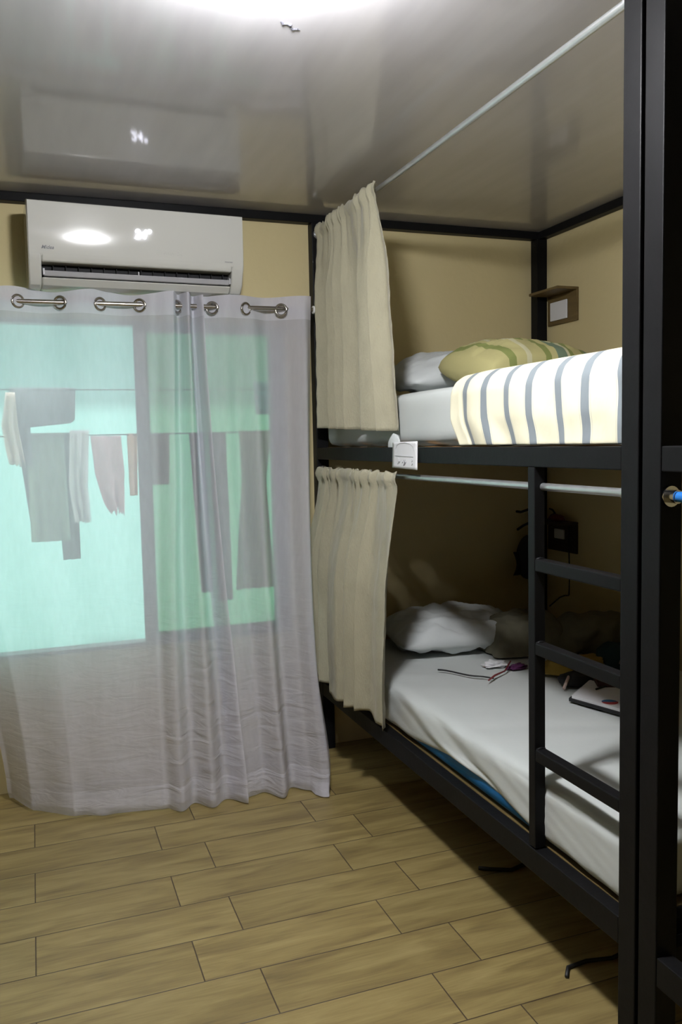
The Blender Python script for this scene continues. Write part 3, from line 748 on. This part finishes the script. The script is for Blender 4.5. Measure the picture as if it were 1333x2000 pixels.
# ------------------------------------------------------------------ wall shelves
def shelf(label, z, m, thick=.012):
    t = thing('wall_shelf', label, 'shelf', (XR, 3.31, z), 'small wall shelves by the bunk')
    MB().box(XR-.012, XR-.0005, 3.20, 3.425, z-.135, z, .002).build('back_board', m, t)
    MB().box(XR-.115, XR-.0005, 3.20, 3.425, z, z+thick, .002).build('shelf_board', m, t)
    return t
s1 = shelf('light brown wooden shelf on the right wall above the top bunk', 2.022, M_shelfwood)
MB().box(XR-.020, XR-.0125, 3.265, 3.395, 1.905, 1.99, .003).build('notice_card', M_paper, s1)
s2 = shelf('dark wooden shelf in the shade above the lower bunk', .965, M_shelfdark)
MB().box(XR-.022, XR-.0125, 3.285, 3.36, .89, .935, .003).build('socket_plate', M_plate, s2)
tag(lump((XR-.06, 3.28, .987), (.03, .05, .022), 31).build('small_pouch', M_red, None, True), 'small red thing lying on the dark lower shelf', 'pouch')
tag(MB().tube([(XR-.05, 3.33+.03*sin(i*.9), .979+.006*i+.008*cos(i*1.7)) for i in range(9)], .004, 6).build('coiled_cable', M_cable, None, True), 'tangled black cable heaped on the dark lower shelf', 'cable')
tag(MB().tube([(XR-.03, 3.23, .97), (XR-.032, 3.229, .86), (XR-.03, 3.225, .75), (XR-.035, 3.222, .64), (XR-.06, 3.19, .645), (XR-.11, 3.15, .655), (XR-.17, 3.10, .66), (XR-.23, 3.05, .655), (XR-.29, 3.0, .65)], .003, 6).build('phone_cable', M_cable, None, True), 'thin black cable hanging down the right wall to the blanket roll', 'cable')
# cap and hanger hanging on the far corner post
hg = thing('hat', 'black cap hanging on the corner post over the lower bunk', 'cap', (2.22, 3.41, .80))
def capf(u, v):
    a = 2*pi*u; b_ = v*pi/2
    return Vector((2.20+.068*sin(b_)*cos(a)*1.0, 3.41+.035*cos(b_)*(-1), .80+.105*sin(b_)*sin(a)))
MB().grid(capf, 32, 10).build('crown', M_black, hg, True, solid=.003)
MB().grid(lambda u, v: Vector((2.16-.05*v+.0*u, 3.40-.03*v*sin(pi*u), .72+.11*u)), 10, 6).build('brim', M_black, hg, True, solid=.003)
MB().tube([(2.26, 3.44, .90), (2.255, 3.43, .95), (2.262, 3.442, 1.0)], .003, 6).build('loop', M_black, hg, True)
hk = MB(); hk.tube([(2.27, 3.44, 1.02), (2.20, 3.40, 1.03), (2.14, 3.38, 1.02), (2.11, 3.37, 1.025)], .006, 8); hk.tube([(2.27, 3.44, .99), (2.21, 3.41, .965), (2.16, 3.39, .955), (2.115, 3.37, .94)], .006, 8); hk.tube([(2.275, 3.445, .95), (2.272, 3.442, 1.07)], .007, 8)
tag(hk.build('wall_hook', M_black, None, True), 'black two-pronged hook on the corner post above the cap', 'hook')

# paper card over the upper rail
cd = thing('paper_card', 'white paper card with faint marks hung over the upper bed rail', 'card', (XF-.003, 2.53, 1.36), None)
def cardf(u, v): return Vector((XF-.0005-.006*v-.003*sin(pi*u), 2.632-.198*u-.008*v, 1.360+.002*u-(.086+.006*u)*v))
MB().grid(cardf, 10, 10).build('paper', M_paper, cd, True, solid=.0006)
def mark(pts, r, m, nm): return MB().tube([cardf(*p)+Vector((-.0012, 0, 0)) for p in pts], r, 5).build(nm, m, cd)
mark([(.18, .42), (.17, .25), (.22, .12), (.35, .05), (.55, .04), (.75, .09), (.86, .2), (.88, .35)], .0008, M_pen, 'printed_line')
mark([(.16, .52), (.5, .54), (.86, .55)], .0011, M_pen, 'printed_line')
for (a, b_, c_, m_) in ((.28, .62, .84, M_pen), (.33, .66, .80, M_pen), (.46, .70, .78, M_pen), (.52, .68, .88, M_ink), (.55, .74, .86, M_ink), (.58, .66, .82, M_pen), (.82, .64, .72, M_pen), (.82, .76, .84, M_pen)):
    mark([(a, b_), (a+.03, (b_+c_)/2), (a-.01, c_)], .0014, m_, 'print')

# cables on the floor below the bed
tag(MB().tube([(1.205, 1.70, .006), (1.23, 1.73, .006), (1.29, 1.735, .006), (1.36, 1.72, .006), (1.5, 1.75, .006), (1.7, 1.65, .006)], .005, 8).build('power_cable', M_cable, None, True), 'black cable lying on the floor nearest under the bunk', 'cable')
tag(MB().tube([(1.27, 2.26, .006), (1.30, 2.24, .006), (1.36, 2.21, .006), (1.5, 2.25, .006)], .006, 8).build('power_cable', M_cable, None, True), 'black cable on the floor further back under the bunk', 'cable')
